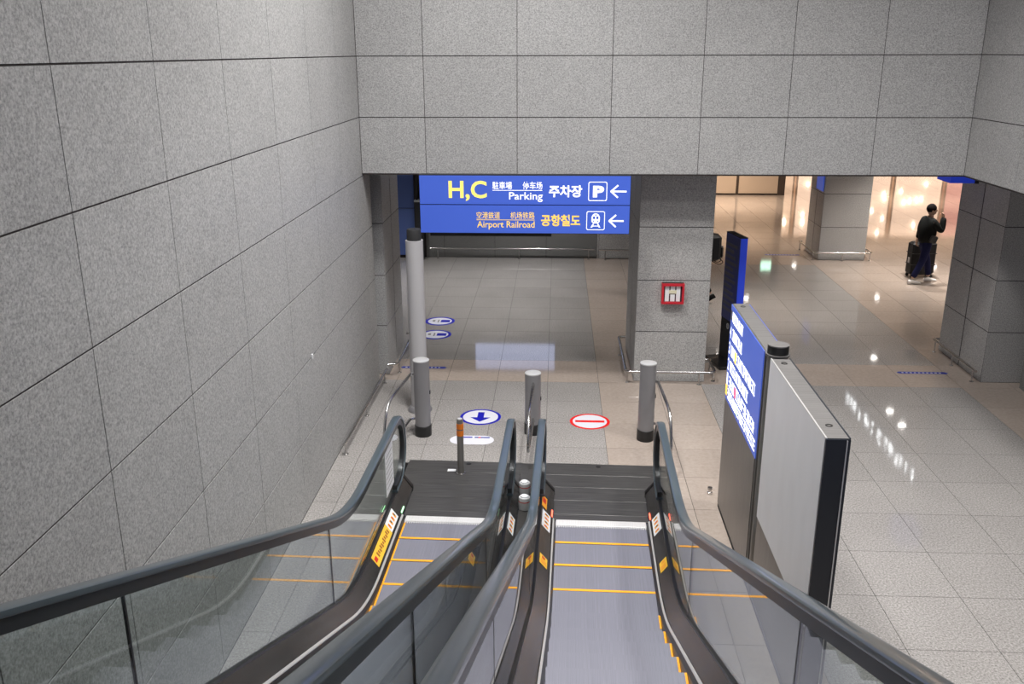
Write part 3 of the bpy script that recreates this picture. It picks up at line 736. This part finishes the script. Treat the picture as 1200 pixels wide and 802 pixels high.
# ================================================================== RED FRAMED BOX ON THE PILLAR
e = empty('fire_box', (1.745, 13.27, 1.26)); tag(e, 'red framed box with a white H on the pillar', 'fire box')
MB().box(-.16, .16, -.06, 0, 0, .31).build('back', 'alarm_dark', e)
for n, q in (('frame_bar', (-.165, .165, -.10, -.0, .275, .31)), ('frame_bar', (-.165, .165, -.10, 0, 0, .03)), ('frame_bar', (-.165, -.135, -.10, 0, .03, .275)), ('frame_bar', (.135, .165, -.10, 0, .03, .275))): MB().box(*q).build(n, 'alarm_red', e)
h_ = MB().box(-.115, -.055, -.068, -.06, .035, .27).build('letter_stroke', 'label_white', e); MB().box(.05, .11, -.068, -.06, .035, .27).build('letter_stroke', 'label_white', e)
MB().box(-.035, .032, -.066, -.06, .035, .14).build('letter_stroke', 'label_white', e); MB().box(-.035, .032, -.066, -.06, .20, .27).build('letter_stroke', 'label_white', e)
MB().box(-.06, .055, -.072, -.06, .155, .205).build('cross_bar', 'cream', e)
tag(MB().bevbox(0, .02, -.012, .012, 0, .06, .003).build('wall_sensor', 'label_white', loc=(WX, 9.52, 1.58)), 'tiny white sensor on the left granite wall', 'sensor')

# ================================================================== FAR HALL
e = empty('hanging_sign', (6.15, 14.4, 2.935)); tag(e, 'blue hanging sign peeking below the beam at upper right', 'sign')
MB().box(-.20, .16, -.25, .25, 0, .36).build('board', 'kiosk_blue', e); MB().box(.16, .22, -.26, .26, -.005, .365).build('end_cap', 'black', e)
for x in (-.14, .12): MB().box(x-.015, x+.015, -.015, .015, .36, .405).build('hanger', 'black', e)
e = empty('lit_sign', (-1.0, 21.85, 2.18)); tag(e, 'wide bright bluish lit board high on the back wall of the passage', 'sign')
MB().box(-1.05, 1.05, -.02, .14, -.04, .72).build('housing', 'black_matt', e); MB().box(-1.0, 1.0, -.035, -.02, 0, .68).build('screen', 'backscreen_glow', e)
for y0, y1, lb in ((16.25, 18.4, 'nearer lit lettered board hung along the right of the hall'), (18.6, 20.6, 'farther lit lettered board hung along the right of the hall')):
    e = empty('lettered_board', (6.92, (y0+y1)/2, 2.82)); tag(e, lb, 'sign', 'lit lettered boards in the hall'); h = (y1-y0)/2
    bd = MB().box(0, .08, -h-.05, h+.05, -.03, .38).build('board', 'black_matt', e)
    rg = random.Random(int(y0)); u = -h; m = MB()
    while u < h-.1:
        wd = rg.uniform(.10, .17)
        for (a0, a1, b0, b1) in rg.sample([(0, 1, .82, 1), (0, 1, .42, .6), (0, 1, 0, .18), (0, .25, 0, 1), (.75, 1, 0, 1)], 3): m.box(-.004, 0, u+a0*wd, u+a1*wd, .04+b0*.26, .04+b1*.26)
        u += wd*1.35+(.12 if rg.random() < .25 else 0)
    m.build('print_line', 'text_glow', bd)
    for q in (-h*.7, h*.7): MB().box(.03, .05, q-.01, q+.01, .38, .52).build('hanger', 'black_matt', e)
e = empty('exit_sign', (7.5, 32.2, 2.3)); tag(e, 'green glowing exit sign in front of the far beige wall', 'sign')
MB().box(-.2, .2, 0, .08, 0, .36).build('housing', 'cap_grey', e); MB().box(-.18, .18, -.01, 0, .02, .34).build('face', 'exit_glow', e); MB().box(-.02, .02, .02, .06, .36, 1.04).build('hanger', 'cap_grey', e)
e = empty('dark_cabinet', (-3.32, 21.75, 0)); tag(e, 'tall black cabinet by the blue partition at the back', 'cabinet')
MB().bevbox(-.085, .10, -.12, .12, 0, 1.42, .01).build('body', 'black_matt', e); MB().box(-.09, .105, -.125, .125, 1.42, 1.46).build('top', 'cap_grey', e); MB().box(-.06, -.02, -.05, .05, 1.46, 2.9).build('mast', 'black_matt', e)
# shopfronts along the end of the hall
rs = random.Random(5)
shop = [('shop_warm', 8.3, 10.4), ('shop_peach', 10.5, 12.2), ('shop_blue', 12.25, 12.45), ('shop_peach', 12.5, 14.6), ('shop_peach', 14.7, 16.8), ('shop_pink', 16.9, 17.7), ('shop_warm', 17.8, 20.4)]
for k, (m_, x0, x1) in enumerate(shop):
    e = empty('shopfront', ((x0+x1)/2, 40.6, 0)); h = (x1-x0)/2
    tag(e, '%s lit shopfront bay from the far beige wall' % ('first', 'second', 'third, narrow bluish', 'fourth', 'fifth', 'sixth, pinkish', 'seventh')[k], 'shopfront', 'lit shopfronts')
    MB().box(-h, h, 0, .3, 0, .25).build('sill', 'hall_panel', e); MB().box(-h, h, 0, .3, 3.0, 3.33).build('head', 'hall_panel', e)
    MB().box(-h+.02, h-.02, .05, .1, .25, 3.0).build('lit_pane', m_, e)
    for s_ in (-1, 1): MB().box(s_*(h-.03)-.03, s_*(h-.03)+.03, 0, .12, .25, 3.0).build('mullion', 'hall_panel', e)
    if h > .6:
        for q in range(7): MB().lathe([(.0, -.07), (.05, -.05), (.07, 0), (.05, .05), (.0, .07)], rs.uniform(-h+.2, h-.2), -.06, 10).build('bulb', 'bulb_glow', e, True).location.z = rs.uniform(.7, 2.9)

# ================================================================== PEOPLE
def skin(name, parent, m, verts, edges, root=0, level=2):
    me = bpy.data.meshes.new(name); me.from_pydata([v[:3] for v in verts], edges, [])
    me.materials.append(MATS[m]); o = link(name, me, parent)
    sk = o.modifiers.new('skin', 'SKIN'); sk.use_smooth_shade = True
    d = me.skin_vertices[0].data if me.skin_vertices else None
    if d is None:
        bpy.context.view_layer.update(); d = me.skin_vertices[0].data
    for i, v in enumerate(verts):
        r = v[3]; d[i].radius = (r, r) if not isinstance(r, tuple) else r; d[i].use_root = (i == root)
    ss = o.modifiers.new('sub', 'SUBSURF'); ss.levels = level; ss.render_levels = level
    return o
def blob(name, parent, m, c, rx, ry, rz, n=14):
    mb = MB(); rings = []
    for i in range(1, n):
        a = PI*i/n; rings.append([(c[0]+rx*math.sin(a)*math.cos(2*PI*j/18), c[1]+ry*math.sin(a)*math.sin(2*PI*j/18), c[2]-rz*math.cos(a)) for j in range(18)])
    return mb.loft(rings).build(name, m, parent, True)
def shoe(parent, x, y, z, yaw, m, pitch=0):
    mb = MB(); rings = []
    for t, wd, h in ((-.12, .030, .085), (-.10, .040, .10), (-.03, .042, .10), (.04, .044, .075), (.10, .046, .06), (.145, .036, .045), (.165, .018, .025)):
        rings.append([(t, wd*math.cos(a), max(0, h/2+h/2*math.sin(a))) for a in [2*PI*k/12 for k in range(12)]])
    o = mb.loft(rings).build('shoe', m, parent, True); o.location = (x, y, z); o.rotation_euler = (0, pitch, yaw); return o
def head(parent, c, yaw, hair_m='hair', cap=True):
    e_ = blob('head', parent, 'skin', (0, 0, 0), .095, .076, .118); e_.location = c; e_.rotation_euler.z = yaw
    MB().loft([[(x, y*w_, z) for x, y, z in ((.088, -.016, -.03), (.088, .016, -.03), (.092, .010, .02), (.092, -.010, .02))] if w_ else 0 for w_ in (1,)] + [[(.118, -.010, -.028), (.118, .010, -.028), (.100, .006, .018), (.100, -.006, .018)]]).build('nose', 'skin', e_, True)
    for s_ in (-1, 1):
        blob('eye', e_, 'ink', (.086, .032*s_, .012), .008, .012, .006, 8); blob('ear', e_, 'skin', (-.005, .078*s_, -.005), .02, .010, .032, 8)
    blob('mouth', e_, 'red_ink', (.087, 0, -.062), .008, .022, .005, 8)
    blob('hair', e_, hair_m, (-.018, 0, .035), .104, .092, .105)
    return e_
def hand(verts, edges, i0, p, d, curl):
    """palm and five fingers appended to a skin skeleton, growing along d from wrist vertex i0"""
    d = Vector(d).normalized(); side = d.cross(Vector(curl)).normalized(); cu = Vector(curl).normalized(); p = Vector(p)
    palm = p+d*.055; ip = len(verts); verts.append((*palm, .024)); edges.append((i0, ip))
    for k, (off, ln) in enumerate(((-.03, .060), (-.010, .075), (.010, .078), (.03, .066))):
        a = palm+d*.03+side*off; b = a+d*ln*.5+cu*.012; c = b+d*ln*.25+cu*.035
        n = len(verts); verts += [(*a, .010), (*b, .009), (*c, .008)]; edges += [(ip, n), (n, n+1), (n+1, n+2)]
    a = p+d*.03-side*.032; b = a+d*.035-side*.02+cu*.01; n = len(verts); verts += [(*a, .011), (*b, .009)]; edges += [(ip, n), (n, n+1)]

# --- walking traveller by the suitcase (faces +x)
e = empty('person', (7.98, 19.78, 0), .12); tag(e, 'person in black jacket and navy trousers walking with one arm raised, beside the black suitcase', 'person')
V_ = [(0, 0, .93, .11), (0, 0, 1.12, .115), (.02, 0, 1.33, .11), (.035, 0, 1.45, .055), (.045, 0, 1.53, .05),
      (.02, -.19, 1.37, .05), (.20, -.22, 1.16, .042), (.24, -.16, 1.42, .03),
      (.02, .19, 1.37, .05), (-.02, .25, 1.10, .042), (-.05, .27, .90, .03),
      (0, -.09, .88, .08), (-.08, -.10, .48, .058), (-.26, -.11, .12, .042), (0, .09, .88, .08), (.14, .10, .49, .058), (.22, .10, .10, .042)]
E_ = [(0, 1), (1, 2), (2, 3), (3, 4), (2, 5), (5, 6), (6, 7), (2, 8), (8, 9), (9, 10), (0, 11), (11, 12), (12, 13), (0, 14), (14, 15), (15, 16)]
hand(V_, E_, 7, (.24, -.16, 1.42), (-.1, .1, 1), (-1, 0, 0)); hand(V_, E_, 10, (-.05, .27, .90), (-.1, 0, -1), (1, 0, 0))
skin('body', e, 'skin', V_, E_)
skin('jacket', e, 'jacket', [(0, 0, .84, (.17, .19)), (0, 0, 1.05, (.19, .215)), (.015, 0, 1.28, (.185, .22)), (.03, 0, 1.44, .10),
     (.02, -.19, 1.37, .085), (.20, -.22, 1.16, .08), (.238, -.155, 1.47, .064), (.02, .19, 1.37, .085), (-.02, .25, 1.10, .07), (-.048, .268, .93, .052)],
     [(0, 1), (1, 2), (2, 3), (2, 4), (4, 5), (5, 6), (2, 7), (7, 8), (8, 9)])
skin('trousers', e, 'jeans', [(0, 0, 1.02, .125), (0, 0, .88, .135), (0, -.085, .82, .105), (-.08, -.10, .48, .078), (-.25, -.11, .13, .066), (0, .085, .82, .105), (.14, .10, .49, .078), (.215, .10, .13, .066)],
     [(0, 1), (1, 2), (2, 3), (3, 4), (1, 5), (5, 6), (6, 7)])
shoe(e, -.22, -.11, .0, -.05, 'shoe_white'); shoe(e, .25, .10, .0, .0, 'shoe_white')
head(e, (.05, 0, 1.595), -.25)
b_ = MB().bevbox(-.08, .08, -.04, .04, -.08, .08, .02).build('waist_bag', 'jacket_grey', e); b_.location = (.05, -.20, 1.0); b_.rotation_euler = (0, .35, 0)
# --- suitcase
e = empty('suitcase', (8.15, 20.34, 0), .10); tag(e, 'large black upright suitcase on wheels beside the walking person', 'suitcase')
MB().bevbox(-.27, .27, -.15, .15, .07, .80, .04).build('shell', 'case_black', e)
for z in (.30, .55): MB().box(-.275, .275, -.155, .155, z, z+.012).build('rib', 'jacket_grey', e)
for x in (-.22, .22):
    for y in (-.11, .11):
        wq = MB().lathe([(.035, -.012), (.035, .012)], seg=14).build('wheel', 'black', e); wq.matrix_local = Matrix.Translation((x, y, .035)) @ Matrix.Rotation(PI/2, 4, 'X')
        MB().box(x-.02, x+.02, y-.02, y+.02, .04, .08).build('caster', 'black', e)
MB().tube(bend([(-.10, .0, .80), (-.10, 0, 1.0), (.10, 0, 1.0), (.10, 0, .80)], .03), .011, 8).build('handle', 'jacket_grey', e, True)
for x in (-.272, .272): MB().box(x-.008, x+.008, -.03, .03, .33, .45).build('latch', 'cap_grey', e)
# --- traveller behind the pillar (faces -x), only the backpack and heel peek out
e = empty('person', (2.72, 17.95, 0), PI); tag(e, 'person with a black backpack mostly hidden behind the pillar with the red box', 'person')
V_ = [(0, 0, .93, .11), (0, 0, 1.12, .115), (.02, 0, 1.33, .11), (.03, 0, 1.45, .055), (.04, 0, 1.53, .05), (.02, -.19, 1.37, .05), (.10, -.25, 1.12, .042), (.28, -.24, 1.02, .03),
      (.02, .19, 1.37, .05), (-.04, .25, 1.10, .042), (.06, .26, .88, .03), (0, -.09, .88, .08), (.12, -.10, .49, .058), (.20, -.10, .10, .042), (0, .09, .88, .08), (-.16, .10, .50, .058), (-.40, .10, .20, .042)]
E_ = [(0, 1), (1, 2), (2, 3), (3, 4), (2, 5), (5, 6), (6, 7), (2, 8), (8, 9), (9, 10), (0, 11), (11, 12), (12, 13), (0, 14), (14, 15), (15, 16)]
hand(V_, E_, 7, (.28, -.24, 1.02), (1, 0, -.1), (0, 0, -1)); hand(V_, E_, 10, (.06, .26, .88), (.2, 0, -1), (1, 0, 0))
skin('body', e, 'skin', V_, E_)
skin('jacket', e, 'jacket', [(0, 0, .84, (.15, .17)), (0, 0, 1.05, (.16, .18)), (.015, 0, 1.30, (.15, .19)), (.03, 0, 1.43, .085), (.02, -.19, 1.37, .08), (.10, -.25, 1.12, .065), (.25, -.24, 1.03, .05), (.02, .19, 1.37, .08), (-.04, .25, 1.10, .065), (.05, .26, .91, .05)],
     [(0, 1), (1, 2), (2, 3), (2, 4), (4, 5), (5, 6), (2, 7), (7, 8), (8, 9)])
skin('trousers', e, 'jacket', [(0, 0, 1.02, .125), (0, 0, .88, .135), (0, -.085, .82, .105), (.12, -.10, .49, .075), (.195, -.10, .13, .062), (0, .085, .82, .105), (-.16, .10, .50, .075), (-.385, .10, .22, .062)],
     [(0, 1), (1, 2), (2, 3), (3, 4), (1, 5), (5, 6), (6, 7)])
shoe(e, .23, -.10, .0, 0, 'jacket'); shoe(e, -.40, .10, .07, 0, 'jacket', .55)
head(e, (.045, 0, 1.595), 0)
e = empty('backpack', (2.69+.30, 17.95, .88), PI); tag(e, 'black backpack worn by the person behind the pillar', 'backpack')
MB().bevbox(-.27, .05, -.16, .16, .0, .52, .05).build('bag', 'case_black', e); MB().bevbox(-.32, -.26, -.12, .12, .06, .30, .03).build('pocket', 'case_black', e)
for y in (-.1, .1): MB().tube(bend([(-.26, y, .04), (-.34, y, -.02), (-.26, y, -.08), (-.1, y, .0)], .05), .008, 6).build('strap', 'case_black', e, True)
